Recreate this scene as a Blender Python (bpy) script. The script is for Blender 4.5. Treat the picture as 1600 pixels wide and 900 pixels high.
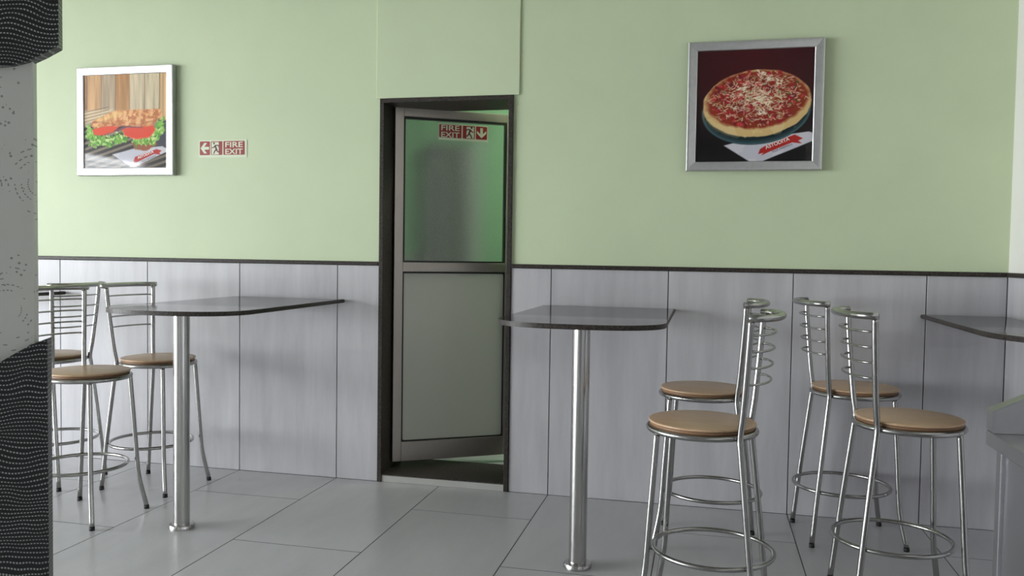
import bpy, bmesh, math, random
import numpy as np
from mathutils import Vector, Matrix

sc = bpy.context.scene
for o in list(bpy.data.objects):
    bpy.data.objects.remove(o)
COL = sc.collection
PI = math.pi

# ------------------------------------------------------------------ camera
cam_d = bpy.data.cameras.new('camera')
cam_d.sensor_width = 36.0
cam_d.lens = 1307.836 * 36.0 / 1600.0
cam_d.clip_start = 0.02
cam = bpy.data.objects.new('camera', cam_d)
COL.objects.link(cam)
R = [[0.9738928773, -0.0234878929, 0.2257896861],
     [0.2265253766, 0.0357238924, -0.9733499151],
     [0.0147958521, 0.9990856432, 0.0401118481]]
cam.matrix_world = Matrix([R[0] + [3.78574], R[1] + [-4.28742], R[2] + [1.26063], [0, 0, 0, 1]])
sc.camera = cam

# ------------------------------------------------------------------ daylight and exposure
WIN_X = -5.4                       # the shop window is in the left wall
WIN_Y = (-8.2, -1.8)
WIN_Z = (0.06, 2.75)
world = bpy.data.worlds.new('overcast_sky')
sc.world = world
world.use_nodes = True
bg = world.node_tree.nodes['Background']
bg.inputs[0].default_value = (0.93, 0.97, 1.0, 1)
bg.inputs[1].default_value = 25.0
pl = bpy.data.lights.new('window_daylight', 'AREA')
pl.shape = 'RECTANGLE'
pl.size = WIN_Z[1] - WIN_Z[0]
pl.size_y = WIN_Y[1] - WIN_Y[0]
pl.cycles.is_portal = True
plo = bpy.data.objects.new('window_daylight', pl)
COL.objects.link(plo)
plo.location = (WIN_X - 0.12, sum(WIN_Y) / 2, sum(WIN_Z) / 2)
plo.rotation_euler = (0, -PI / 2, 0)
sc.view_settings.view_transform = 'Standard'
sc.view_settings.look = 'None'
sc.view_settings.exposure = 0.0
sc.view_settings.gamma = 1.0
sc.view_settings.use_curve_mapping = False
sc.cycles.caustics_reflective = False
sc.cycles.caustics_refractive = False
sc.cycles.sample_clamp_indirect = 4.0


# ------------------------------------------------------------------ helpers
def srgb(r, g, b):
    f = lambda c: (c / 255 / 12.92) if c / 255 <= 0.04045 else ((c / 255 + 0.055) / 1.055) ** 2.4
    return (f(r), f(g), f(b), 1)


def new_mat(name, color, rough=0.5, metal=0.0, **kw):
    m = bpy.data.materials.new(name)
    m.use_nodes = True
    b = m.node_tree.nodes['Principled BSDF']
    b.inputs['Base Color'].default_value = color
    b.inputs['Roughness'].default_value = rough
    b.inputs['Metallic'].default_value = metal
    for k, v in kw.items():
        b.inputs[k.replace('_', ' ')].default_value = v
    return m


class NT:
    """small node helper"""
    def __init__(self, m):
        self.t = m.node_tree
        self.b = self.t.nodes['Principled BSDF']

    def n(self, kind, **kw):
        nd = self.t.nodes.new(kind)
        for k, v in kw.items():
            if k in ('operation', 'blend_type', 'data_type', 'wave_type', 'bands_direction', 'feature',
                     'noise_dimensions', 'attribute_name', 'use_clamp', 'distance'):
                setattr(nd, k, v)
            else:
                nd.inputs[k.replace('_', ' ')].default_value = v
        return nd

    def l(self, a, b):
        self.t.links.new(a, b)

    def coord(self, scale=(1, 1, 1), kind='Object'):
        c = self.n('ShaderNodeTexCoord')
        mp = self.n('ShaderNodeMapping')
        mp.inputs['Scale'].default_value = scale
        self.l(c.outputs[kind], mp.inputs[0])
        return mp.outputs[0]

    def noise(self, vec, scale, detail=4, rough=0.55):
        nd = self.n('ShaderNodeTexNoise', Scale=scale, Detail=detail, Roughness=rough)
        self.l(vec, nd.inputs['Vector'])
        return nd.outputs['Fac']

    def ramp(self, fac, stops):
        r = self.n('ShaderNodeValToRGB')
        e = r.color_ramp.elements
        while len(e) < len(stops):
            e.new(0.5)
        for el, (p, c) in zip(e, stops):
            el.position = p
            el.color = c
        self.l(fac, r.inputs[0])
        return r.outputs[0]

    def math(self, op, a, b=None):
        nd = self.n('ShaderNodeMath', operation=op)
        for i, v in enumerate((a, b)):
            if v is None:
                continue
            if isinstance(v, (int, float)):
                nd.inputs[i].default_value = v
            else:
                self.l(v, nd.inputs[i])
        return nd.outputs[0]

    def bump(self, h, strength, dist=0.01):
        bp = self.n('ShaderNodeBump')
        bp.inputs['Strength'].default_value = strength
        bp.inputs['Distance'].default_value = dist
        self.l(h, bp.inputs['Height'])
        self.l(bp.outputs[0], self.b.inputs['Normal'])


def world_coord(nt, scale):
    g = nt.n('ShaderNodeNewGeometry')
    mp = nt.n('ShaderNodeMapping')
    mp.inputs['Scale'].default_value = scale
    nt.l(g.outputs['Position'], mp.inputs[0])
    return mp.outputs[0]


M = {}


def paint(name, col, var=0.03, rough=0.55):
    m = new_mat(name, col, rough)
    nt = NT(m)
    f = nt.noise(world_coord(nt, (1, 1, 1)), 2.2, 5)
    c0 = tuple(c * (1 - var) for c in col[:3]) + (1,)
    c1 = tuple(min(1, c * (1 + var)) for c in col[:3]) + (1,)
    nt.l(nt.ramp(f, [(0.3, c0), (0.7, c1)]), nt.b.inputs['Base Color'])
    f2 = nt.noise(world_coord(nt, (1, 1, 1)), 60, 3)
    nt.bump(f2, 0.06, 0.004)
    return m


M['green'] = paint('green_wall_paint', (0.60, 0.69, 0.46, 1), 0.03)
M['green_deep'] = paint('deep_green_paint', (0.34, 0.60, 0.37, 1), 0.04)
M['cream'] = paint('cream_wall_paint', (0.84, 0.825, 0.79, 1), 0.02)
M['ceiling'] = paint('ceiling_paint', (0.42, 0.42, 0.405, 1), 0.02)
M['rear'] = paint('rear_wall_paint', (0.24, 0.24, 0.235, 1), 0.03)
M['grout'] = new_mat('dark_grout', (0.045, 0.043, 0.042, 1), 0.8)


def tile_mat(name, lo, hi, scale, rough, bump=0.03):
    m = new_mat(name, hi, rough)
    nt = NT(m)
    oi = nt.n('ShaderNodeObjectInfo')
    v = world_coord(nt, scale)
    add = nt.n('ShaderNodeVectorMath', operation='ADD')
    sc_ = nt.n('ShaderNodeVectorMath', operation='SCALE')
    sc_.inputs['Scale'].default_value = 7.0
    cmb = nt.n('ShaderNodeCombineXYZ')
    for i in range(3):
        nt.l(oi.outputs['Random'], cmb.inputs[i])
    nt.l(cmb.outputs[0], sc_.inputs[0])
    nt.l(v, add.inputs[0])
    nt.l(sc_.outputs[0], add.inputs[1])
    f = nt.noise(add.outputs[0], 1.0, 7, 0.62)
    nt.l(nt.ramp(f, [(0.28, lo), (0.72, hi)]), nt.b.inputs['Base Color'])
    return m


M['wall_tile'] = tile_mat('grey_wall_tile', (0.455, 0.445, 0.465, 1), (0.60, 0.592, 0.61, 1), (9, 9, 1.1), 0.36)
M['floor_tile'] = tile_mat('grey_floor_tile', (0.56, 0.558, 0.57, 1), (0.65, 0.648, 0.662, 1), (4.5, 1.2, 2), 0.26)


def granite(name, base, speck, rough=0.1, amount=0.64):
    m = new_mat(name, base, rough)
    nt = NT(m)
    v = world_coord(nt, (1, 1, 1))
    f = nt.noise(v, 330, 3, 0.7)
    f2 = nt.noise(v, 90, 3, 0.6)
    c = nt.ramp(nt.math('ADD', nt.math('MULTIPLY', f, 0.7), nt.math('MULTIPLY', f2, 0.3)),
                [(0.40, base), (amount - 0.08, tuple((a + b) / 2 for a, b in zip(base, speck))), (amount + 0.06, speck)])
    nt.l(c, nt.b.inputs['Base Color'])
    return m


M['granite'] = granite('dark_polished_granite', (0.014, 0.012, 0.012, 1), (0.13, 0.11, 0.10, 1), 0.10)
M['granite_edge'] = granite('dark_granite_trim', (0.007, 0.006, 0.006, 1), (0.12, 0.10, 0.085, 1), 0.42)
M['granite_edge'].node_tree.nodes['Principled BSDF'].inputs['Specular IOR Level'].default_value = 0.22


def metal(name, col, rough, streak=None):
    m = new_mat(name, col, rough, 1.0)
    nt = NT(m)
    v = nt.coord(streak or (40, 40, 6))
    f = nt.noise(v, 4, 4, 0.6)
    nt.l(nt.math('ADD', nt.math('MULTIPLY', f, 0.18), rough - 0.09), nt.b.inputs['Roughness'])
    c0 = tuple(c * 0.9 for c in col[:3]) + (1,)
    nt.l(nt.ramp(f, [(0.3, c0), (0.7, col)]), nt.b.inputs['Base Color'])
    return m


M['steel'] = metal('satin_steel_tube', (0.42, 0.415, 0.405, 1), 0.24)
M['steel_post'] = metal('brushed_steel_post', (0.52, 0.51, 0.50, 1), 0.20, (70, 70, 0.6))
M['steel_sheet'] = metal('brushed_steel_sheet', (0.46, 0.46, 0.48, 1), 0.38, (6, 120, 6))
M['alu'] = metal('anodised_aluminium', (0.42, 0.385, 0.35, 1), 0.38, (60, 60, 4))
M['frame_alu'] = metal('silver_frame_aluminium', (0.78, 0.78, 0.79, 1), 0.33, (8, 8, 8))
M['rubber'] = new_mat('black_rubber', (0.012, 0.012, 0.012, 1), 0.6)
M['gasket'] = new_mat('black_gasket', (0.010, 0.010, 0.010, 1), 0.5)
M['panel'] = new_mat('olive_grey_door_panel', (0.64, 0.645, 0.575, 1), 0.3)
M['threshold_white'] = paint('off_white_riser', (0.42, 0.42, 0.39, 1), 0.08)
M['grey_door'] = new_mat('dark_grey_door_paint', (0.24, 0.24, 0.25, 1), 0.5)
M['grey_frame'] = new_mat('light_grey_frame_paint', (0.52, 0.52, 0.54, 1), 0.5)


def wood():
    m = new_mat('beech_plywood', (0.6, 0.42, 0.27, 1), 0.33)
    nt = NT(m)
    oi = nt.n('ShaderNodeObjectInfo')
    v = nt.coord((2.5, 34, 10))
    cmb = nt.n('ShaderNodeCombineXYZ')
    for i in range(3):
        nt.l(nt.math('MULTIPLY', oi.outputs['Random'], 11.0), cmb.inputs[i])
    ad = nt.n('ShaderNodeVectorMath', operation='ADD')
    nt.l(v, ad.inputs[0])
    nt.l(cmb.outputs[0], ad.inputs[1])
    f = nt.noise(ad.outputs[0], 2.0, 6, 0.6)
    c = nt.ramp(f, [(0.25, (0.50, 0.315, 0.185, 1)), (0.5, (0.61, 0.405, 0.25, 1)), (0.8, (0.69, 0.48, 0.31, 1))])
    nt.l(c, nt.b.inputs['Base Color'])
    return m


M['wood'] = wood()
M['wood_edge'] = new_mat('plywood_edge', (0.27, 0.155, 0.085, 1), 0.5)


def glass_mat():
    m = new_mat('pinhead_obscure_glass', (0.90, 0.96, 0.92, 1), 0.07)
    nt = NT(m)
    nt.b.inputs['Transmission Weight'].default_value = 0.94
    nt.b.inputs['IOR'].default_value = 1.45
    v = nt.coord((1, 1, 1))
    sp = nt.n('ShaderNodeSeparateXYZ')
    nt.l(v, sp.inputs[0])
    a = nt.math('SINE', nt.math('MULTIPLY', sp.outputs[0], 2 * PI / 0.011))
    b = nt.math('SINE', nt.math('MULTIPLY', sp.outputs[2], 2 * PI / 0.011))
    nt.bump(nt.math('MULTIPLY', a, b), 0.30, 0.0012)
    return m


M['glass'] = glass_mat()


def wavy_black():
    m = new_mat('black_woven_laminate', (0.012, 0.012, 0.014, 1), 0.38)
    nt = NT(m)
    v = nt.coord((1, 1, 1))
    sp = nt.n('ShaderNodeSeparateXYZ')
    nt.l(v, sp.inputs[0])
    n1 = nt.noise(v, 5.5, 2, 0.4)
    z = nt.math('ADD', sp.outputs[2], nt.math('MULTIPLY', n1, 0.10))
    row = nt.math('FRACT', nt.math('MULTIPLY', z, 1 / 0.0110))
    line = nt.math('GREATER_THAN', nt.math('SUBTRACT', 0.5, nt.math('ABSOLUTE', nt.math('SUBTRACT', row, 0.5))), 0.36)
    rowid = nt.math('FLOOR', nt.math('MULTIPLY', z, 1 / 0.0110))
    dot = nt.math('FRACT', nt.math('ADD', nt.math('MULTIPLY', nt.math('ADD', sp.outputs[0], sp.outputs[1]), 1 / 0.0072), nt.math('MULTIPLY', rowid, 0.37)))
    dd = nt.math('GREATER_THAN', dot, 0.40)
    n2 = nt.noise(v, 14, 2)
    amp = nt.math('MULTIPLY', nt.math('MULTIPLY', line, dd), nt.math('ADD', n2, 0.1))
    nt.l(nt.ramp(amp, [(0.0, (0.008, 0.008, 0.010, 1)), (0.65, (0.40, 0.41, 0.41, 1))]), nt.b.inputs['Base Color'])
    nt.bump(amp, 0.4, 0.002)
    return m


M['wavy'] = wavy_black()


def droplet_grey():
    m = new_mat('grey_droplet_laminate', (0.42, 0.42, 0.40, 1), 0.35)
    nt = NT(m)
    v = nt.coord((1, 1, 1))
    sp = nt.n('ShaderNodeSeparateXYZ')
    nt.l(v, sp.inputs[0])
    x, z = sp.outputs[0], sp.outputs[2]

    def vor(scale, thr):
        vo = nt.n('ShaderNodeTexVoronoi', Scale=scale)
        cmb = nt.n('ShaderNodeCombineXYZ')
        nt.l(x, cmb.inputs[0])
        nt.l(z, cmb.inputs[1])
        nt.l(cmb.outputs[0], vo.inputs['Vector'])
        return nt.math('LESS_THAN', vo.outputs['Distance'], thr)
    tot = None
    for cx, cz, r1 in ((-0.062, 1.105, 0.115), (0.02, 1.42, 0.10), (-0.14, 1.56, 0.09), (-0.30, 1.2, 0.16)):
        dx = nt.math('SUBTRACT', x, cx)
        dz = nt.math('SUBTRACT', z, cz)
        d = nt.math('SQRT', nt.math('ADD', nt.math('MULTIPLY', dx, dx), nt.math('MULTIPLY', dz, dz)))
        ring = nt.math('GREATER_THAN', nt.math('SINE', nt.math('MULTIPLY', d, 2 * PI / 0.0145)), 0.80)
        ang = nt.math('ARCTAN2', dz, dx)
        dots = nt.math('GREATER_THAN', nt.math('SINE', nt.math('MULTIPLY', ang, 34)), -0.2)
        brk = nt.math('GREATER_THAN', nt.noise(v, 26 + cx, 2), 0.53)
        k = nt.math('MULTIPLY', nt.math('MULTIPLY', ring, dots), nt.math('MULTIPLY', nt.math('LESS_THAN', d, r1), brk))
        k = nt.math('MULTIPLY', k, nt.math('GREATER_THAN', d, 0.028))
        tot = k if tot is None else nt.math('MAXIMUM', tot, k)
    patch = nt.math('GREATER_THAN', nt.noise(v, 9, 2), 0.56)
    drops = nt.math('MULTIPLY', vor(70, 0.22), patch)
    tot = nt.math('MAXIMUM', tot, drops)
    nt.l(nt.ramp(tot, [(0.0, (0.66, 0.66, 0.62, 1)), (1.0, (0.30, 0.30, 0.28, 1))]), nt.b.inputs['Base Color'])
    nt.bump(tot, 0.6, 0.003)
    return m


M['droplet'] = droplet_grey()


# ---------------- mesh helpers
def link(name, bm, mat, parent=None, smooth=False, mats=None):
    me = bpy.data.meshes.new(name)
    bmesh.ops.recalc_face_normals(bm, faces=bm.faces)
    bm.to_mesh(me)
    bm.free()
    for mm in (mats or [mat]):
        me.materials.append(mm)
    if smooth:
        for p in me.polygons:
            p.use_smooth = True
    o = bpy.data.objects.new(name, me)
    COL.objects.link(o)
    if parent is not None:
        o.parent = parent
    return o


def empty(name, loc=(0, 0, 0), rz=0):
    o = bpy.data.objects.new(name, None)
    o.empty_display_size = 0.1
    COL.objects.link(o)
    o.location = loc
    o.rotation_euler = (0, 0, rz)
    return o


def tag(o, label, cat=None, group=None):
    o['label'] = label
    if cat:
        o['category'] = cat
    if group:
        o['group'] = group
    return o


def struct(o, label=None):
    o['kind'] = 'structure'
    if label:
        o['label'] = label
    return o


def box(bm, x0, x1, y0, y1, z0, z1, mi=0):
    v = [bm.verts.new(p) for p in ((x0, y0, z0), (x1, y0, z0), (x1, y1, z0), (x0, y1, z0),
                                   (x0, y0, z1), (x1, y0, z1), (x1, y1, z1), (x0, y1, z1))]
    fs = []
    for q in ((0, 3, 2, 1), (4, 5, 6, 7), (0, 1, 5, 4), (1, 2, 6, 5), (2, 3, 7, 6), (3, 0, 4, 7)):
        f = bm.faces.new([v[i] for i in q])
        f.material_index = mi
        fs.append(f)
    return v, fs


def bbox(name, b, mat, parent=None, bevel=0.0, seg=2):
    bm = bmesh.new()
    box(bm, *b)
    if bevel:
        bmesh.ops.bevel(bm, geom=list(bm.edges), offset=bevel, segments=seg, affect='EDGES', profile=0.5)
    return link(name, bm, mat, parent)


def prism(bm, pts, plane, a, b, mi=0):
    """extrude a 2-D outline; plane 'xy' (a,b = z) or 'xz' (a,b = y)"""
    def P(p, h):
        return (p[0], p[1], h) if plane == 'xy' else (p[0], h, p[1])
    lo = [bm.verts.new(P(p, a)) for p in pts]
    hi = [bm.verts.new(P(p, b)) for p in pts]
    n = len(pts)
    fs = [bm.faces.new(lo), bm.faces.new(hi)]
    for i in range(n):
        fs.append(bm.faces.new((lo[i], lo[(i + 1) % n], hi[(i + 1) % n], hi[i])))
    for f in fs:
        f.material_index = mi
    return fs


def tube(bm, pts, r, seg=12, closed=False, caps=True):
    pts = [Vector(p) for p in pts]
    n = len(pts)
    rad = r if isinstance(r, (list, tuple)) else [r] * n
    tang = []
    for i in range(n):
        if closed:
            t = pts[(i + 1) % n] - pts[i - 1]
        else:
            t = pts[min(i + 1, n - 1)] - pts[max(i - 1, 0)]
        tang.append(t.normalized())
    ref = Vector((0, 0, 1)) if abs(tang[0].z) < 0.9 else Vector((1, 0, 0))
    u = (ref - tang[0] * ref.dot(tang[0])).normalized()
    rings = []
    for i in range(n):
        t = tang[i]
        u = (u - t * u.dot(t)).normalized()
        w = t.cross(u)
        rings.append([bm.verts.new(pts[i] + rad[i] * (math.cos(2 * PI * k / seg) * u + math.sin(2 * PI * k / seg) * w))
                      for k in range(seg)])
    m = n if closed else n - 1
    for i in range(m):
        a, b = rings[i], rings[(i + 1) % n]
        for k in range(seg):
            f = bm.faces.new((a[k], a[(k + 1) % seg], b[(k + 1) % seg], b[k]))
            f.smooth = True
    if caps and not closed:
        bm.faces.new(rings[0])
        bm.faces.new(rings[-1][::-1])


def smooth_path(pts, sub=8):
    P = [Vector(p) for p in pts]
    P = [P[0] * 2 - P[1]] + P + [P[-1] * 2 - P[-2]]
    out = []
    for i in range(1, len(P) - 2):
        p0, p1, p2, p3 = P[i - 1:i + 3]
        for s in range(sub):
            t = s / sub
            out.append(0.5 * ((2 * p1) + (p2 - p0) * t + (2 * p0 - 5 * p1 + 4 * p2 - p3) * t * t +
                              (3 * p1 - p0 - 3 * p2 + p3) * t ** 3))
    out.append(P[-2])
    return out


def lathe(bm, prof, seg=48):
    rings = []
    for r, z in prof:
        rings.append([bm.verts.new((r * math.cos(2 * PI * k / seg), r * math.sin(2 * PI * k / seg), z)) for k in range(seg)])
    for a, b in zip(rings, rings[1:]):
        for k in range(seg):
            f = bm.faces.new((a[k], a[(k + 1) % seg], b[(k + 1) % seg], b[k]))
            f.smooth = True
    bm.faces.new(rings[0])
    bm.faces.new(rings[-1][::-1])


def auto_smooth(o, ang=40):
    me = o.data
    for p in me.polygons:
        p.use_smooth = True
    bm = bmesh.new()
    bm.from_mesh(me)
    for e in bm.edges:
        if len(e.link_faces) == 2 and e.calc_face_angle(0) > math.radians(ang):
            e.smooth = False
    bm.to_mesh(me)
    bm.free()
    return o


# ------------------------------------------------------------------ the room
RX = 5.144            # inner face of the right wall
LX = WIN_X
RY = -8.6             # rear wall
H = 3.05
T = 0.6
DZ = 1.189            # top of the tiled dado
DX0, DX1, DTOP = 2.045, 2.785, 2.092      # door opening incl. granite frame
WT = 0.30

# floor slab and tiles
bm = bmesh.new()
box(bm, LX - 0.2, RX + 0.2, RY - 0.2, WT, -0.15, -0.0007)
floor = struct(link('floor', bm, M['grout']), 'light grey stone-look tiled floor with staggered joints')
tile_cache = {}


def floor_tile(x0, x1, y0, y1):
    key = (round(x1 - x0, 4), round(y1 - y0, 4))
    if key not in tile_cache:
        bm = bmesh.new()
        v, fs = box(bm, 0, key[0], 0, key[1], -0.006, 0.0)
        o = link('tile', bm, M['floor_tile'], floor)
        tile_cache[key] = o.data
    else:
        o = bpy.data.objects.new('tile', tile_cache[key])
        COL.objects.link(o)
        o.parent = floor
    o.location = (x0, y0, 0)
    return o


G = 0.0023
for n in range(-9, 9):
    xa, xb = max(n * T, LX), min((n + 1) * T, RX)
    off = 0.4287 if n % 2 == 0 else 1.0464
    ys = [0.0]
    y = -off
    while y > RY:
        ys.append(y)
        y -= 1.2
    ys.append(RY)
    for ya, yb in zip(ys, ys[1:]):
        if ya - yb < 0.02:
            continue
        floor_tile(xa + G, xb - G, yb + 0.0032, ya - 0.0032)

# rear of the wall carcass (with the door opening)
bm = bmesh.new()
Y0 = 0.007


def wall_piece(x0, x1, z0, z1, mi):
    box(bm, x0, x1, Y0, WT, z0, z1, mi)


wall_piece(LX - 0.2, DX0, -0.005, DZ, 1)
wall_piece(LX - 0.2, DX0, DZ, H, 0)
wall_piece(DX1, RX + 0.2, -0.005, DZ, 1)
wall_piece(DX1, RX + 0.2, DZ, H, 0)
wall_piece(DX0, DX1, DTOP, H, 0)
wall_back = struct(link('wall_back', bm, None, mats=[M['green'], M['grout']]),
                   'pale green painted wall above a grey tiled dado')
# slightly proud plaster board above the doorway
bm = bmesh.new()
box(bm, 2.022, 2.816, -0.003, Y0 + 0.004, DTOP, H)
bmesh.ops.bevel(bm, geom=list(bm.edges), offset=0.002, segments=1, affect='EDGES')
link('plaster_panel', bm, M['green'], wall_back)

wt_cache = {}


def wall_tile(a0, a1, parent, side='back', z0=0.0, z1=DZ):
    w = round(a1 - a0 - 2 * G, 4)
    key = (w, side)
    if key not in wt_cache:
        bm = bmesh.new()
        box(bm, 0, w, 0, 0.010, z0 + 0.001, z1 - 0.001)
        ed = [e for e in bm.edges if all(abs(q.co.y) < 1e-6 for q in e.verts)]
        bmesh.ops.bevel(bm, geom=ed, offset=0.001, segments=1, affect='EDGES')
        o = link('tile', bm, M['wall_tile'], parent)
        wt_cache[key] = o.data
    else:
        o = bpy.data.objects.new('tile', wt_cache[key])
        COL.objects.link(o)
        o.parent = parent
    if side == 'back':
        o.location = (a0 + G, 0, 0)
    else:                              # right wall: local x runs towards the camera
        o.location = (RX, -(a0 + G), 0)
        o.rotation_euler = (0, 0, -PI / 2)
    return o


for n in range(-9, 9):
    xa, xb = max(n * T, LX), min((n + 1) * T, RX)
    if xb <= DX0 or xa >= DX1:
        wall_tile(xa, xb, wall_back)
    else:
        if xa < DX0 - 0.01:
            wall_tile(xa, DX0, wall_back)
        if xb > DX1 + 0.01:
            wall_tile(DX1, xb, wall_back)

# right wall
bm = bmesh.new()
box(bm, RX + 0.007, RX + 0.2, RY - 0.2, 0.007, -0.005, DZ, 1)
box(bm, RX + 0.004, RX + 0.2, RY - 0.2, 0.007, DZ, H, 0)
wall_right = struct(link('wall_right', bm, None, mats=[M['cream'], M['grout']]),
                    'cream painted side wall above a grey tiled dado')
for k in range(14):
    wall_tile(k * T, (k + 1) * T, wall_right, 'right')
# rear wall and ceiling
bm = bmesh.new()
box(bm, LX - 0.2, RX + 0.2, RY - 0.2, RY, -0.15, H)
struct(link('wall_rear', bm, M['rear']), 'plain grey rear wall behind the viewer')
bm = bmesh.new()
box(bm, LX - 0.2, RX + 0.2, RY - 0.2, WT, H, H + 0.15)
struct(link('ceiling', bm, M['ceiling']), 'plain pale ceiling')
# left wall with the shop window
bm = bmesh.new()
wx0, wx1 = LX - 0.2, LX
box(bm, wx0, wx1, RY, WIN_Y[0], -0.15, H)
box(bm, wx0, wx1, WIN_Y[1], 0.0, -0.15, H)
box(bm, wx0, wx1, WIN_Y[0], WIN_Y[1], -0.15, WIN_Z[0])
box(bm, wx0, wx1, WIN_Y[0], WIN_Y[1], WIN_Z[1], H)
struct(link('wall_left', bm, M['cream']), 'cream wall holding the wide shop window')
win = struct(empty('window_1', (LX - 0.1, WIN_Y[0], WIN_Z[0])), 'wide shop window that lets in the daylight')
ww, wh = WIN_Y[1] - WIN_Y[0], WIN_Z[1] - WIN_Z[0]
for i in range(5):
    yc = i * ww / 4
    bbox('mullion', (-0.03, 0.03, max(0, yc - 0.025), min(ww, yc + 0.025), 0, wh), M['alu'], win)
for zc in (0.0, 2.02, wh - 0.05):
    bbox('transom', (-0.028, 0.028, 0, ww, zc, zc + 0.05), M['alu'], win)
for i in range(7):
    zc = 2.10 + i * 0.07
    bbox('louvre_slat', (-0.03, 0.03, 0.02, ww - 0.02, zc, zc + 0.018), M['frame_alu'], win)
# pavement outside
bm = bmesh.new()
box(bm, -16, LX - 0.2, -16, 8, -0.35, -0.2)
struct(link('pavement', bm, new_mat('pavement', (0.38, 0.37, 0.35, 1), 0.9)), 'concrete pavement outside the window')

# granite trim on top of the dado
for i, (x0, x1) in enumerate(((LX, DX0 - 0.004), (DX1 + 0.002, RX))):
    struct(bbox('trim_%d' % (i + 1), (x0, x1, -0.010, 0.02, DZ, DZ + 0.021), M['granite_edge'], None, 0.003),
           'thin dark granite strip capping the wall tiles ' + ('on the sandwich picture side' if i == 0 else 'on the pizza picture side'))
struct(bbox('trim_3', (RX - 0.010, RX + 0.02, RY, -0.0105, DZ, DZ + 0.021), M['granite_edge'], None, 0.003),
       'thin dark granite strip along the cream side wall')

# ------------------------------------------------------------------ doorway and door leaf
door = struct(empty('door_1', (DX0, 0, 0)), 'half open aluminium and glass door in a dark granite frame')
FW = 0.024


def dchild(name, b, mat, bevel=0.0, parent=None):
    o = bbox(name, (b[0] - DX0, b[1] - DX0) + tuple(b[2:]), mat, parent or door, bevel)
    return o


dchild('jamb', (DX0, DX0 + FW, -0.009, WT, 0, DTOP), M['granite_edge'], 0.002)
dchild('jamb', (DX1 - FW, DX1, -0.009, WT, 0, DTOP), M['granite_edge'], 0.002)
dchild('head', (DX0 + FW, DX1 - FW, -0.009, WT, DTOP - FW, DTOP), M['granite_edge'], 0.002)
dchild('threshold', (DX0 + FW, DX1 - FW, -0.002, 0.385, 0.036, 0.044), M['granite_edge'], 0.002)
dchild('riser', (DX0 + FW, DX1 - FW, -0.001, 0.385, 0.0, 0.0355), M['threshold_white'])

LW, LZ0, LZ1 = 0.70, 0.08, 2.07
leaf = empty('leaf', (2.083 - DX0, 0.125, 0), math.radians(32))
leaf.parent = door
LT = 0.038


def lbox(name, x0, x1, z0, z1, mat, y0=0.0, y1=LT, bevel=0.002, parent=None):
    return bbox(name, (x0, x1, y0, y1, z0, z1), mat, parent or leaf, bevel)


lbox('stile', 0.0, 0.050, LZ0, LZ1, M['alu'])
lbox('stile', LW - 0.045, LW, LZ0, LZ1, M['alu'])
lbox('rail', 0.050, LW - 0.045, LZ1 - 0.048, LZ1, M['alu'])
lbox('rail', 0.050, LW - 0.045, 1.155, 1.208, M['alu'])
lbox('rail', 0.050, LW - 0.045, LZ0, 0.190, M['alu'])


def ring_gasket(x0, x1, z0, z1, w=0.009):
    bm = bmesh.new()
    box(bm, x0, x0 + w, 0.004, LT - 0.004, z0, z1)
    box(bm, x1 - w, x1, 0.004, LT - 0.004, z0, z1)
    box(bm, x0 + w, x1 - w, 0.004, LT - 0.004, z0, z0 + w)
    box(bm, x0 + w, x1 - w, 0.004, LT - 0.004, z1 - w * 1.3, z1)
    return link('gasket', bm, M['gasket'], leaf)


ring_gasket(0.050, LW - 0.045, 1.208, LZ1 - 0.048)
ring_gasket(0.050, LW - 0.045, 0.190, 1.155, 0.007)


def cushion_panel(name, x0, x1, z0, z1, y0, y1, mat, rc=0.012):
    pts = []
    for cx, cz, a0 in ((x1 - rc, z1 - rc, 0), (x0 + rc, z1 - rc, 90), (x0 + rc, z0 + rc, 180), (x1 - rc, z0 + rc, 270)):
        for k in range(5):
            a = math.radians(a0 + k * 22.5)
            pts.append((cx + rc * math.cos(a), cz + rc * math.sin(a)))
    bm = bmesh.new()
    prism(bm, pts, 'xz', y0, y1)
    return link(name, bm, mat, leaf)


pane = cushion_panel('glass_pane', 0.0595, LW - 0.0545, 1.2175, LZ1 - 0.060, 0.012, 0.018, M['glass'])
pane['label'] = 'pinhead-patterned obscure glass pane'
cushion_panel('lower_panel', 0.0575, LW - 0.0525, 0.1975, 1.147, 0.012, 0.022, M['panel'])
# ------------------------------------------------------------------ back corridor seen through the door
CY = 2.0
bm = bmesh.new()
box(bm, 0.2, 4.6, CY, CY + 0.12, 0, 2.9)
wc = struct(link('wall_corridor_back', bm, M['green_deep']), 'deep green wall of the back corridor')
bm = bmesh.new()
box(bm, 0.08, 0.2, WT, CY + 0.12, 0, 2.9)
struct(link('wall_corridor_left', bm, M['green_deep']), 'deep green end wall of the back corridor')
bm = bmesh.new()
box(bm, 4.6, 4.72, WT, CY + 0.12, 0, 2.9)
struct(link('wall_corridor_right', bm, M['green_deep']), 'deep green far end wall of the back corridor')
bm = bmesh.new()
box(bm, 0.08, 4.72, WT, CY + 0.12, 2.9, 3.05)
struct(link('ceiling_corridor', bm, M['ceiling']), 'pale ceiling of the back corridor')
bm = bmesh.new()
box(bm, 0.08, 4.72, WT, CY + 0.12, -0.15, 0.034)
struct(link('floor_corridor', bm, M['floor_tile']), 'grey floor of the back corridor')
for k in range(2):
    bbox('tile', (0.42 + k * 0.6, 1.017 + k * 0.6, CY - 0.012, CY + 0.002, 0.034, 1.24), M['wall_tile'], wc, 0.002)
d2 = struct(empty('door_2', (1.66, CY, 0.034)), 'dark grey door in the back corridor behind the glass')
bbox('door_panel', (0.0, 0.32, -0.05, -0.002, 0, 2.04), M['grey_door'], d2, 0.003)
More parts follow.
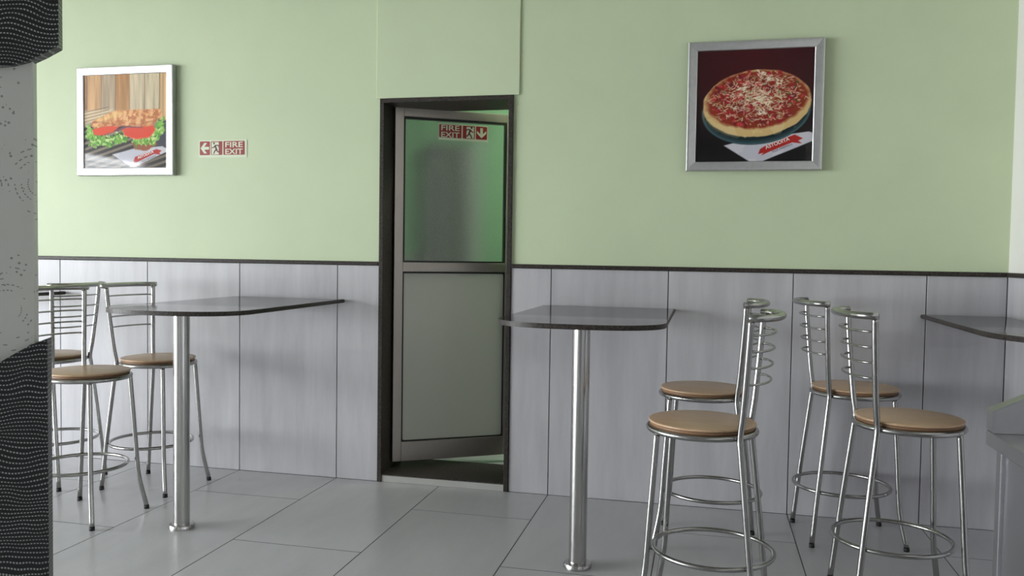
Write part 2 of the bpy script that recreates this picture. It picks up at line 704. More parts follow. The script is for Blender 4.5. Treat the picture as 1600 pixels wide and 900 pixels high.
bbox('door_frame', (0.32, 0.42, -0.08, -0.002, 0, 2.09), M['grey_frame'], d2, 0.003)
bbox('door_frame', (-0.03, 0.0, -0.08, -0.002, 0, 2.09), M['grey_door'], d2, 0.003)
bbox('door_frame', (0.0, 0.32, -0.08, -0.002, 2.04, 2.09), M['grey_door'], d2, 0.003)
# added tube light, out of view, that brightens the corridor
lampm = new_mat('added_light_glow', (1, 1, 1, 1), 0.5)
lb = lampm.node_tree.nodes['Principled BSDF']
lb.inputs['Emission Color'].default_value = (1.0, 0.97, 0.9, 1)
lb.inputs['Emission Strength'].default_value = 190.0
lamp = tag(empty('added_tube_light', (3.5, 0.75, 2.9)), 'added unseen tube light brightening the back corridor', 'lamp')
bbox('housing', (-0.62, 0.62, -0.035, 0.035, -0.04, 0.0), M['frame_alu'], lamp, 0.004)
bm = bmesh.new()
tube(bm, [(-0.58, 0, -0.062), (0.58, 0, -0.062)], 0.016, 12)
link('tube', bm, lampm, lamp)
for sx in (-0.6, 0.6):
    bbox('added_light_holder', (sx - 0.02, sx + 0.02, -0.02, 0.02, -0.085, -0.038), M['frame_alu'], lamp)


# ------------------------------------------------------------------ wall tables
def table_outline(x0, x1, y_straight, y_tip, n=28, p=2.3, x_clip=None):
    cx, a, b = (x0 + x1) / 2, (x1 - x0) / 2, y_tip - y_straight
    pts = [(x0, -0.002), (x0, -y_straight)]
    for k in range(1, n):
        t = PI - PI * k / n
        c, s = math.cos(t), math.sin(t)
        pts.append((cx + a * math.copysign(abs(c) ** (2 / p), c), -(y_straight + b * abs(s) ** (2 / p))))
    pts += [(x1, -y_straight), (x1, -0.002)]
    return pts


def wall_table(name_x0, x1, label, post_xy=None, top=1.0, outline=None, group='granite wall tables', ytip=1.165):
    x0 = name_x0
    px_, py_ = post_xy if post_xy else ((x0 + x1) / 2, -0.965)
    t = tag(empty('bar_table', (px_, py_, 0)), label, 'table', group)
    bm = bmesh.new()
    pts = outline or table_outline(x0, x1, ytip - 0.245, ytip, p=2.5)
    th = 0.020
    prism(bm, [(p[0] - px_, p[1] - py_) for p in pts], 'xy', top - th, top)
    hor = [e for e in bm.edges if abs(e.verts[0].co.z - e.verts[1].co.z) < 1e-6]
    bmesh.ops.bevel(bm, geom=hor, offset=0.0075, segments=3, affect='EDGES', profile=0.5)
    tt = auto_smooth(link('table_top', bm, None, t, mats=[M['granite'], M['granite_edge']]), 35)
    for p in tt.data.polygons:
        if abs(p.normal.z) < 0.9:
            p.material_index = 1
    bm = bmesh.new()
    lathe(bm, [(0.0355, 0.012), (0.0355, top - th - 0.006)], 40)
    auto_smooth(link('post', bm, M['steel_post'], t), 50)
    bm = bmesh.new()
    lathe(bm, [(0.057, 0.0), (0.057, 0.012), (0.054, 0.018), (0.0356, 0.020)], 40)
    auto_smooth(link('base_flange', bm, M['steel_post'], t), 50)
    bm = bmesh.new()
    lathe(bm, [(0.0356, top - th - 0.010), (0.06, top - th - 0.006), (0.06, top - th)], 40)
    auto_smooth(link('top_plate', bm, M['steel_post'], t), 50)
    return t


wall_table(1.163, 1.845, 'dark granite wall table on a steel post below the arrow fire exit sign', (1.492, -0.966), ytip=1.195)
wall_table(2.960, 3.638, 'dark granite wall table on a steel post right beside the open door', (3.304, -0.964))
# the corner table runs into the cream side wall
cpts = [(4.776, -0.002), (4.776, -0.90)]
for k in range(1, 9):
    a = math.radians(180 + k * 7.5)
    cpts.append((4.776 + 0.30 + 0.30 * math.cos(a), -0.90 + 0.36 * math.sin(a)))
cpts += [(5.02, -1.235), (RX - 0.002, -1.24), (RX - 0.002, -0.002)]
wall_table(4.776, RX, 'dark granite table fitted into the corner against the cream side wall', (5.03, -1.0), outline=cpts, top=1.006)
wall_table(-0.64, 0.042, 'dark granite wall table mostly hidden behind the patterned pillar', (-0.30, -0.965))


# ------------------------------------------------------------------ bar stools
def leg_child(parent, pts, r=0.011, name='leg', bottom=None):
    bm = bmesh.new()
    tube(bm, pts, r, 12)
    o = link(name, bm, M['steel'], parent)
    p, q = Vector(pts[-1]), Vector(pts[-2])
    d = (p - q).normalized()
    bm = bmesh.new()
    tube(bm, [p - d * 0.004, Vector((p.x, p.y, 0.0)) ], r * 1.12, 12)
    link('foot_cap', bm, M['rubber'], o)
    return o


def make_stool():
    s = empty('bar_stool')
    SZ = 0.690            # top of the wooden seat
    # faces +x, back at -x
    bm = bmesh.new()
    lathe(bm, [(0.179, SZ - 0.009), (0.1845, SZ - 0.008), (0.186, SZ - 0.004), (0.1845, SZ - 0.001), (0.181, SZ)], 56)
    seat = auto_smooth(link('seat', bm, M['wood'], s), 60)
    bm = bmesh.new()
    lathe(bm, [(0.171, SZ - 0.022), (0.1795, SZ - 0.021), (0.181, SZ - 0.0092)], 56)
    link('seat_ply', bm, M['wood_edge'], seat)
    bm = bmesh.new()
    tube(bm, [(0.184 * math.cos(2 * PI * k / 56), 0.184 * math.sin(2 * PI * k / 56), SZ - 0.030) for k in range(56)], 0.0105, 12, True)
    link('seat_ring', bm, M['steel'], s)
    for sy in (-1, 1):
        # rear leg and back post are one bent tube
        pts = [(-0.180, sy * 0.172, 1.062), (-0.174, sy * 0.164, 0.95), (-0.160, sy * 0.146, 0.76),
               (-0.152, sy * 0.138, 0.690), (-0.150, sy * 0.137, 0.655), (-0.156, sy * 0.142, 0.60), (-0.190, sy * 0.160, 0.28),
               (-0.216, sy * 0.172, 0.012)]
        leg_child(s, smooth_path(pts, 6), name='back_leg')
        pts = [(0.130, sy * 0.126, 0.655), (0.136, sy * 0.131, 0.55), (0.147, sy * 0.141, 0.35), (0.152, sy * 0.146, 0.25),
               (0.160, sy * 0.153, 0.15), (0.184, sy * 0.174, 0.012)]
        leg_child(s, smooth_path(pts, 6))
    bm = bmesh.new()
    rr = 0.206
    tube(bm, [(-0.047 + rr * math.cos(2 * PI * k / 64), rr * math.sin(2 * PI * k / 64), 0.238) for k in range(64)], 0.0085, 10, True)
    link('foot_ring', bm, M['steel'], s)
    # top rail: thick bow bulging backwards
    bm = bmesh.new()
    pts = []
    for k in range(25):
        t = -1 + 2 * k / 24
        pts.append((-0.172 - 0.088 * math.sqrt(max(0, 1 - abs(t) ** 2.2)) , t * 0.190, 1.066))
    tube(bm, pts, 0.0125, 14)
    link('top_rail', bm, M['steel'], s)
    for z in (1.010, 0.955, 0.900, 0.845):
        hw = 0.137 + (z - 0.69) / 0.37 * 0.034 + 0.004
        xp = -0.152 - (z - 0.69) / 0.37 * 0.028 + 0.004
        bm = bmesh.new()
        pts = []
        for k in range(21):
            t = -1 + 2 * k / 20
            pts.append((xp - 0.068 * math.sqrt(max(0, 1 - t * t)), t * hw, z))
        tube(bm, pts, 0.0042, 8)
        link('rung', bm, M['steel'], s)
    return s


def copy_tree(o, parent=None):
    c = o.copy()
    COL.objects.link(c)
    c.parent = parent
    for ch in list(o.children):
        copy_tree(ch, c)
    return c


stool0 = make_stool()
STOOLS = [
    (3.783, -1.285, 170, 'steel bar stool at the table beside the door, standing farther out from the tiled wall'),
    (3.785, -0.520, 175, 'steel bar stool at the table beside the door, standing close to the tiled wall'),
    (4.452, -0.265, 8, 'steel bar stool facing the corner table, close to the tiled wall'),
    (4.520, -0.990, 6, 'steel bar stool facing the corner table, next to the steel counter'),
    (0.965, -0.925, -3.5, 'steel bar stool between the patterned pillar and the arrow-sign table, away from the wall'),
    (0.960, -0.395, -4, 'steel bar stool at the table below the arrow sign, close to the tiled wall'),
    (0.330, -0.465, 180, 'steel bar stool half hidden behind the patterned pillar, turned back to back with its neighbour'),
]
for i, (x, y, rz, lab) in enumerate(STOOLS):
    s = stool0 if i == 0 else copy_tree(stool0)
    s.location = (x, y, 0)
    s.rotation_euler = (0, 0, math.radians(rz))
    tag(s, lab, 'stool', 'steel bar stools with round wooden seats')


# ------------------------------------------------------------------ framed prints
def pm(name):
    m = bpy.data.materials.new(name)
    m.use_nodes = True
    nt = NT(m)
    a = nt.n('ShaderNodeVertexColor')
    a.layer_name = 'print'
    nt.l(a.outputs['Color'], nt.b.inputs['Base Color'])
    nt.b.inputs['Roughness'].default_value = 0.45
    nt.b.inputs['Coat Weight'].default_value = 0.6
    nt.b.inputs['Specular IOR Level'].default_value = 0.2
    nt.b.inputs['Coat Roughness'].default_value = 0.04
    return m


N = 230
vv, uu = np.mgrid[0:N, 0:N] / (N - 1.0)      # u right, v up
rng = np.random.default_rng(7)


def s2l(rgb):
    c = np.array(rgb, float) / 255
    return np.where(c <= 0.04045, c / 12.92, ((c + 0.055) / 1.055) ** 2.4)


def vnoise(fx, fy, seed, octv=3):
    r = np.random.default_rng(seed)
    out = np.zeros((N, N))
    amp, tot = 1.0, 0
    for _ in range(octv):
        gx, gy = int(fx) + 2, int(fy) + 2
        g = r.random((gy + 1, gx + 1))
        X, Y = uu * fx, vv * fy
        i, j = np.floor(X).astype(int), np.floor(Y).astype(int)
        a, b = X - i, Y - j
        a, b = a * a * (3 - 2 * a), b * b * (3 - 2 * b)
        out += amp * ((g[j, i] * (1 - a) + g[j, i + 1] * a) * (1 - b) + (g[j + 1, i] * (1 - a) + g[j + 1, i + 1] * a) * b)
        tot += amp
        amp *= 0.5
        fx *= 2
        fy *= 2
    return out / tot


def blend(img, mask, col, k=1.0):
    m = np.clip(mask, 0, 1)[..., None] * k
    c = np.asarray(col, float)
    img[:] = img * (1 - m) + c * m


def sd_poly(pts, U=None, V=None):
    """signed distance (negative inside) to a polygon"""
    U = uu if U is None else U
    V = vv if V is None else V
    d = np.full(U.shape, 1e9)
    inside = np.zeros(U.shape, bool)
    n = len(pts)
    for i in range(n):
        (x0, y0), (x1, y1) = pts[i], pts[(i + 1) % n]
        ex, ey = x1 - x0, y1 - y0
        t = np.clip(((U - x0) * ex + (V - y0) * ey) / (ex * ex + ey * ey + 1e-12), 0, 1)
        d = np.minimum(d, np.hypot(U - x0 - t * ex, V - y0 - t * ey))
        cr = ((y0 > V) != (y1 > V)) & (U < (x1 - x0) * (V - y0) / ((y1 - y0) + 1e-12) + x0)
        inside ^= cr
    return np.where(inside, -d, d)


def soft(d, w=0.004):
    return np.clip(0.5 - d / (2 * w), 0, 1)


def seg_mask(x0, y0, x1, y1, w):
    """mask of a short stroke, only touching its own window"""
    return soft(sd_poly([(x0, y0), (x1, y1)]) - w, 0.003)


def strokes(img, items):
    for x0, y0, x1, y1, w, col, k in items:
        lo_u, hi_u = min(x0, x1) - w - 0.01, max(x0, x1) + w + 0.01
        lo_v, hi_v = min(y0, y1) - w - 0.01, max(y0, y1) + w + 0.01
        a, b = max(0, int(lo_u * N)), min(N, int(hi_u * N) + 2)
        c, d = max(0, int(lo_v * N)), min(N, int(hi_v * N) + 2)
        if a >= b or c >= d:
            continue
        U, V = uu[c:d, a:b], vv[c:d, a:b]
        ex, ey = x1 - x0, y1 - y0
        t = np.clip(((U - x0) * ex + (V - y0) * ey) / (ex * ex + ey * ey + 1e-9), 0, 1)
        m = soft(np.hypot(U - x0 - t * ex, V - y0 - t * ey) - w, 0.003)[..., None] * k
        img[c:d, a:b] = img[c:d, a:b] * (1 - m) + np.array(col, float) * m


def napkin(img, pts, banner):
    blend(img, soft(sd_poly(pts), 0.004), (206, 204, 212))
    blend(img, soft(sd_poly(pts), 0.004) * (vnoise(5, 5, 31) > 0.55), (186, 186, 198), 0.5)
    blend(img, soft(sd_poly(banner), 0.003), (176, 40, 34))


def pizza_print():
    img = np.zeros((N, N, 3))
    top = np.array([66, 4, 14.0])
    bot = np.array([10, 6, 8.0])
    k = np.clip((vv - 0.15) / 0.55, 0, 1)[..., None]
    img[:] = bot * (1 - k) + top * k
    side = np.clip(np.abs(uu - 0.5) * 1.1, 0, 1)[..., None]
    img *= 1 - 0.35 * side
    nap = [(0.245, 0.145), (0.42, 0.19), (0.965, 0.26), (1.0, 0.25), (1.0, 0.175), (0.58, 0.0), (0.47, 0.0)]
    napkin(img, nap, [(0.545, 0.065), (0.56, 0.11), (0.60, 0.135), (0.85, 0.235), (0.92, 0.20), (0.88, 0.18), (0.915, 0.155), (0.83, 0.165),
                      (0.64, 0.085), (0.57, 0.05), (0.59, 0.075)])
    tilt = 0.05

    def ell(cx, cy, a, b):
        X, Y = uu - cx, vv - cy - tilt * (uu - cx)
        return (np.sqrt((X / a) ** 2 + (Y / b) ** 2) - 1) * min(a, b)
    blend(img, soft(ell(0.515, 0.445, 0.465, 0.295)), (38, 62, 68))
    blend(img, soft(np.abs(ell(0.515, 0.447, 0.455, 0.285)) - 0.004), (92, 122, 128), 0.6)
    blend(img, soft(ell(0.515, 0.475, 0.450, 0.285)), (20, 34, 38))
    blend(img, soft(ell(0.518, 0.520, 0.462, 0.300) + 0.012 * (vnoise(14, 14, 3) - 0.5)), (214, 182, 124))
    blend(img, soft(ell(0.518, 0.500, 0.455, 0.290), 0.02) * (vnoise(10, 10, 8) > 0.5), (228, 204, 150), 0.55)
    d = ell(0.522, 0.553, 0.428, 0.257) + 0.03 * (vnoise(16, 16, 5) - 0.5)
    blend(img, soft(d, 0.012), (136, 48, 26))
    inside = lambda x, y: ((x - 0.522) / 0.425) ** 2 + ((y - 0.556 - tilt * (x - 0.522)) / 0.25) ** 2
    it = []
    reds = [(168, 32, 40), (150, 26, 34), (196, 60, 62), (120, 30, 28), (110, 24, 40)]
    grn = [(92, 96, 52), (70, 70, 44), (130, 120, 78)]
    chs = [(236, 222, 190), (224, 204, 164), (210, 178, 136), (244, 236, 216)]
    for _ in range(260):
        x, y = rng.uniform(0.1, 0.95), rng.uniform(0.28, 0.83)
        if inside(x, y) < 0.93:
            c = reds[rng.integers(5)]
            a = rng.uniform(0, 6.28)
            L = rng.uniform(0.006, 0.034)
            it.append((x, y, x + L * math.cos(a), y + L * 0.6 * math.sin(a), rng.uniform(0.006, 0.017), c, 0.95))
    for _ in range(70):
        x, y = rng.uniform(0.1, 0.95), rng.uniform(0.28, 0.83)
        if inside(x, y) < 0.9:
            a = rng.uniform(0, 6.28)
            it.append((x, y, x + 0.014 * math.cos(a), y + 0.008 * math.sin(a), rng.uniform(0.004, 0.010), grn[rng.integers(3)], 0.9))
    for _ in range(520):
        x, y = rng.normal(0.53, 0.20), rng.normal(0.565, 0.115)
        if inside(x, y) < 0.95:
            a = rng.uniform(0, 6.28)
            L = rng.uniform(0.015, 0.055)
            it.append((x, y, x + L * math.cos(a), y + 0.6 * L * math.sin(a), rng.uniform(0.0016, 0.0036), chs[rng.integers(4)], 0.9))
    for x, y in ((0.55, 0.79), (0.70, 0.70), (0.55, 0.56), (0.60, 0.53), (0.56, 0.43), (0.40, 0.66), (0.62, 0.75)):
        for _ in range(9):
            xx, yy = x + rng.normal(0, 0.018), y + rng.normal(0, 0.012)
            it.append((xx, yy, xx + rng.normal(0, 0.02), yy + rng.normal(0, 0.01), 0.006, (240, 230, 204), 0.85))
    for _ in range(120):
        x, y = rng.uniform(0.1, 0.95), rng.uniform(0.28, 0.83)
        if inside(x, y) < 0.85:
            a = rng.uniform(0, 6.28)
            L = rng.uniform(0.004, 0.022)
            it.append((x, y, x + L * math.cos(a), y + L * 0.6 * math.sin(a), rng.uniform(0.004, 0.012), reds[rng.integers(5)], 0.85))
    for _ in range(260):
        x, y = rng.normal(0.53, 0.19), rng.normal(0.56, 0.11)
        if inside(x, y) < 0.95:
            a = rng.uniform(0, 6.28)
            L = rng.uniform(0.015, 0.05)
            it.append((x, y, x + L * math.cos(a), y + 0.6 * L * math.sin(a), rng.uniform(0.0016, 0.003), chs[rng.integers(4)], 0.85))
    strokes(img, it)
    return img


def sandwich_print():
    img = np.zeros((N, N, 3))
    seams = [-0.02, 0.035, 0.21, 0.385, 0.555, 0.735, 0.915, 1.05]
    cols = [(168, 126, 88), (212, 168, 122), (186, 164, 136), (192, 142, 92), (214, 196, 164), (206, 190, 158), (216, 178, 130)]
    for (a, b), c in zip(zip(seams, seams[1:]), cols):
        blend(img, ((uu >= a) & (uu < b)).astype(float), c)
    g = vnoise(46, 3, 11, 3)
    img *= (0.80 + 0.36 * g)[..., None]
    for s in seams[1:-1]:
        blend(img, soft(np.abs(uu - s - 0.003 * np.sin(vv * 9)) - 0.003, 0.004), (88, 62, 44), 0.85 if s != 0.555 else 0.4)
    # grill / table boards at the bottom
    low = soft(vv - (0.50 - 0.02 * uu), 0.012)
    st = np.sin((vv - 0.30 * uu) * 2 * PI / 0.062)
    base = np.where((st > 0.15)[..., None], np.array([150, 136, 116.0]), np.array([44, 38, 38.0]))
    fade = np.clip((vv - 0.0) / 0.5, 0, 1)[..., None]
    m = low[..., None]
    img[:] = img * (1 - m) + base * (0.72 + 0.28 * fade) * m
    blend(img, soft(sd_poly([(0.90, 0.50), (1.0, 0.50), (1.0, 0.22), (0.86, 0.22)]), 0.01), (58, 58, 70))
    # pale board behind the bread
    blend(img, soft(sd_poly([(0.0, 0.62), (0.36, 0.63), (0.10, 0.49), (0.0, 0.46)]), 0.01), (226, 206, 172), 0.8)
    for q in range(4):
        strokes(img, [(0.0, 0.50 + q * 0.035, 0.30, 0.565 + q * 0.03, 0.004, (96, 80, 60), 0.7)])
    nap = [(0.34, 0.145), (0.60, 0.20), (0.95, 0.225), (1.0, 0.20), (1.0, 0.165), (0.62, 0.012), (0.57, 0.012)]
    napkin(img, nap, [(0.60, 0.065), (0.62, 0.115), (0.68, 0.135), (0.88, 0.195), (0.94, 0.18), (0.91, 0.155), (0.93, 0.135), (0.85, 0.145),
                      (0.66, 0.065), (0.62, 0.05)])
    nz = vnoise(18, 18, 21)
    # lower slice crust
    blend(img, soft(sd_poly([(0.58, 0.26), (0.62, 0.19), (0.74, 0.175), (0.90, 0.24), (0.86, 0.30), (0.66, 0.30)]) + 0.03 * (nz - 0.5), 0.006), (150, 84, 56))
    it = []
    greens = [(96, 158, 52), (126, 184, 72), (168, 206, 104), (72, 130, 44), (206, 224, 150)]

    def leaves(n, fx, fy, w):
        for _ in range(n):
            t = rng.random()
            x, y = fx(t) + rng.normal(0, 0.022), fy(t) + rng.normal(0, 0.030)
            a = rng.uniform(0, 6.28)
            L = rng.uniform(0.008, 0.03)
            it.append((x, y, x + L * math.cos(a), y + L * math.sin(a), rng.uniform(0.006, 0.014) * w, greens[rng.integers(5)], 0.9))
    leaves(240, lambda t: 0.09 + 0.44 * t, lambda t: 0.325 - 0.045 * math.sin(t * 3.1) + 0.02 * t, 1.0)
    leaves(90, lambda t: 0.05 + 0.08 * t, lambda t: 0.40 - 0.08 * t, 1.0)
    leaves(150, lambda t: 0.93 - 0.14 * t * t, lambda t: 0.47 - 0.17 * t, 1.1)
    leaves(80, lambda t: 0.62 + 0.22 * t, lambda t: 0.285 + 0.02 * t, 0.9)
    strokes(img, it)
    blend(img, soft(sd_poly([(0.12, 0.36), (0.10, 0.42), (0.28, 0.455), (0.44, 0.45), (0.36, 0.385), (0.22, 0.35)]), 0.006), (222, 74, 42))
    blend(img, soft(sd_poly([(0.46, 0.42), (0.50, 0.345), (0.64, 0.305), (0.80, 0.325), (0.865, 0.40), (0.84, 0.45), (0.60, 0.44)]), 0.006), (220, 66, 38))
    blend(img, soft(np.abs(sd_poly([(0.46, 0.42), (0.50, 0.345), (0.64, 0.305), (0.80, 0.325), (0.865, 0.40), (0.84, 0.45), (0.60, 0.44)])) - 0.005, 0.004), (240, 120, 84), 0.7)
    blend(img, soft(sd_poly([(0.36, 0.40), (0.50, 0.45), (0.70, 0.445), (0.72, 0.425), (0.52, 0.43), (0.42, 0.39)]), 0.006), (112, 60, 74), 0.85)
    bread = [(0.08, 0.455), (0.10, 0.50), (0.26, 0.575), (0.42, 0.615), (0.70, 0.62), (0.93, 0.62), (0.945, 0.56), (0.86, 0.475),
             (0.77, 0.44), (0.62, 0.445), (0.44, 0.45), (0.28, 0.45), (0.12, 0.43)]
    bd = sd_poly(bread) + 0.018 * (nz - 0.5)
    blend(img, soft(bd, 0.006), (214, 146, 92))
    crumb = vnoise(34, 30, 44)
    blend(img, soft(bd, 0.006) * (crumb > 0.56), (238, 190, 138), 0.75)
    blend(img, soft(bd, 0.006) * (crumb < 0.40), (172, 98, 56), 0.75)
    blend(img, soft(bd, 0.006) * soft(np.abs(vv - 0.465 - 0.03 * np.sin(uu * 9)) - 0.006, 0.01), (150, 78, 44), 0.6)
    blend(img, soft(sd_poly([(0.14, 0.52), (0.36, 0.60), (0.52, 0.60), (0.40, 0.54), (0.26, 0.50)]), 0.03), (246, 212, 140), 0.6)
    return img


def print_mesh(img, w, y, parent, x0, z0, mat):
    xs, zs = x0 + uu * w, z0 + vv * w
    co = np.stack([xs, np.full_like(xs, y), zs], -1).reshape(-1, 3)
    idx = np.arange(N * N).reshape(N, N)
    q = np.stack([idx[:-1, :-1], idx[:-1, 1:], idx[1:, 1:], idx[1:, :-1]], -1).reshape(-1, 4)
    me = bpy.data.meshes.new('print')
    me.vertices.add(len(co))
    me.vertices.foreach_set('co', co.ravel())
    me.loops.add(q.size)
    me.loops.foreach_set('vertex_index', q.ravel())
    me.polygons.add(len(q))
    me.polygons.foreach_set('loop_start', np.arange(0, q.size, 4))
    me.update(calc_edges=True)
    ca = me.color_attributes.new('print', 'FLOAT_COLOR', 'POINT')
    rgba = np.ones((N * N, 4), np.float32)
    rgba[:, :3] = s2l(np.clip(img, 0, 255)).reshape(-1, 3)
    ca.data.foreach_set('color', rgba.ravel())
    me.materials.append(mat)
    o = bpy.data.objects.new('print', me)
    COL.objects.link(o)
    o.parent = parent
    return o


def text_mesh(name, body, size, mat, parent, loc, rot=(PI / 2, 0, 0), bold=0.0, extrude=0.0003, width=None, shear=0.0, align='LEFT'):
    cu = bpy.data.curves.new(name, 'FONT')
    cu.body = body
    cu.size = size
    cu.offset = bold
    cu.extrude = extrude
    cu.shear = shear
    cu.align_x = align
    tmp = bpy.data.objects.new('tmp_text', cu)
    COL.objects.link(tmp)
    dg = bpy.context.evaluated_depsgraph_get()
    dg.update()
    me = bpy.data.meshes.new_from_object(tmp.evaluated_get(dg))
    bpy.data.objects.remove(tmp)
    if width:
        xs = [v.co.x for v in me.vertices]
        k = width / (max(xs) - min(xs))
        mn = min(xs)
        for v in me.vertices:
            v.co.x = (v.co.x - mn) * k
    me.materials.clear()
    me.materials.append(mat)
    o = bpy.data.objects.new(name, me)
    COL.objects.link(o)
    o.parent = parent
    o.location = loc
    o.rotation_euler = rot
    return o


M['ink_white'] = new_mat('white_print_ink', srgb(232, 226, 220), 0.4)
M['ink_black'] = new_mat('black_print_ink', srgb(36, 34, 38), 0.4)


def framed(x0, x1, z0, z1, img, label, name, banner):
    """mitred aluminium frame, print set back behind the lip"""
    D = 0.030
    f = tag(empty('framed_picture', (x0, 0, z0)), label, 'picture', 'square framed food pictures')
    w, h = x1 - x0, z1 - z0
    fw = 0.045
    yb = Y0 - 0.0005
    prof = [(0.0, yb), (0.0, -D + 0.004), (0.004, -D), (0.012, -D), (fw - 0.003, -D + 0.003), (fw, -D + 0.006), (fw, yb)]
    C4 = [(0, 0), (w, 0), (w, h), (0, h)]
    inn = [(1, 1), (-1, 1), (-1, -1), (1, -1)]
    for i in range(4):
        j = (i + 1) % 4
        bm = bmesh.new()
        ra, rb = [], []
        e = 0.0003
        dx, dz = (C4[j][0] - C4[i][0]), (C4[j][1] - C4[i][1])
        L = math.hypot(dx, dz)
        tx, tz = dx / L * e, dz / L * e
        for (o_, y_) in prof:
            ra.append(bm.verts.new((C4[i][0] + inn[i][0] * o_ + tx, y_, C4[i][1] + inn[i][1] * o_ + tz)))
            rb.append(bm.verts.new((C4[j][0] + inn[j][0] * o_ - tx, y_, C4[j][1] + inn[j][1] * o_ - tz)))
        n = len(prof)
        for k in range(n):
            bm.faces.new((ra[k], ra[(k + 1) % n], rb[(k + 1) % n], rb[k]))
        bm.faces.new(ra)
        bm.faces.new(rb[::-1])
        link('frame_side', bm, M['frame_alu'], f)
    bbox('backing_board', (fw - 0.001, w - fw + 0.001, -0.0195, yb, fw - 0.001, h - fw + 0.001), M['ink_black'], f)
    pr = print_mesh(img, 1.0, -0.020, f, 0, 0, pm(name))
    me = pr.data
    for v in me.vertices:
        v.co.x = fw + v.co.x * (w - 2 * fw)
        v.co.z = fw + v.co.z * (h - 2 * fw)
    pw, ph = w - 2 * fw, h - 2 * fw
    u0, v0, ang, s1, w1, u1, v1, s2, w2 = banner
    text_mesh('lettering', 'ASTODIYA', s1, M['ink_white'], pr, (fw + u0 * pw, -0.0204, fw + v0 * ph), (PI / 2, -ang, 0), 0.0005, 0.0001, w1)
    text_mesh('lettering', 'PIZZA SANDWICH', s2, M['ink_black'], pr, (fw + u1 * pw, -0.0204, fw + v1 * ph), (PI / 2, -ang, 0), 0.0, 0.0001, w2)
    return f


framed(0.147, 0.789, 1.687, 2.318, sandwich_print(),
       'silver framed picture of a toasted sandwich with lettuce and tomato', 'sandwich_print',
       (0.655, 0.092, math.radians(19), 0.022, 0.112, 0.705, 0.058, 0.013, 0.098))
framed(3.674, 4.312, 1.687, 2.318, pizza_print(),
       'silver framed picture of a whole pizza on a dark red ground', 'pizza_print',
       (0.610, 0.108, math.radians(21), 0.024, 0.118, 0.665, 0.075, 0.014, 0.100))


# ------------------------------------------------------------------ fire exit signs
M['sign_base'] = new_mat('photoluminescent_sign', srgb(222, 232, 205), 0.4)
M['sign_red'] = new_mat('sign_red', srgb(150, 40, 38), 0.4)
M['sign_man'] = new_mat('sign_dark_red', srgb(96, 34, 28), 0.4)


def rrect(x0, x1, z0, z1, r=0.004):
    pts = []
    for cx, cz, a0 in ((x1 - r, z1 - r, 0), (x0 + r, z1 - r, 90), (x0 + r, z0 + r, 180), (x1 - r, z0 + r, 270)):
        for k in range(4):
            a = math.radians(a0 + k * 30)
            pts.append((cx + r * math.cos(a), cz + r * math.sin(a)))
    return pts


def flat(name, polys, y0, y1, mat, parent):
    bm = bmesh.new()
    for p in polys:
        prism(bm, p, 'xz', y0, y1)
    return link(name, bm, mat, parent)


def stroke_poly(x0, z0, x1, z1, w0, w1=None):
    w1 = w1 or w0
    dx, dz = x1 - x0, z1 - z0
    L = math.hypot(dx, dz)
    nx, nz = -dz / L, dx / L
    return [(x0 + nx * w0, z0 + nz * w0), (x0 - nx * w0, z0 - nz * w0), (x1 - nx * w1, z1 - nz * w1), (x1 + nx * w1, z1 + nz * w1)]


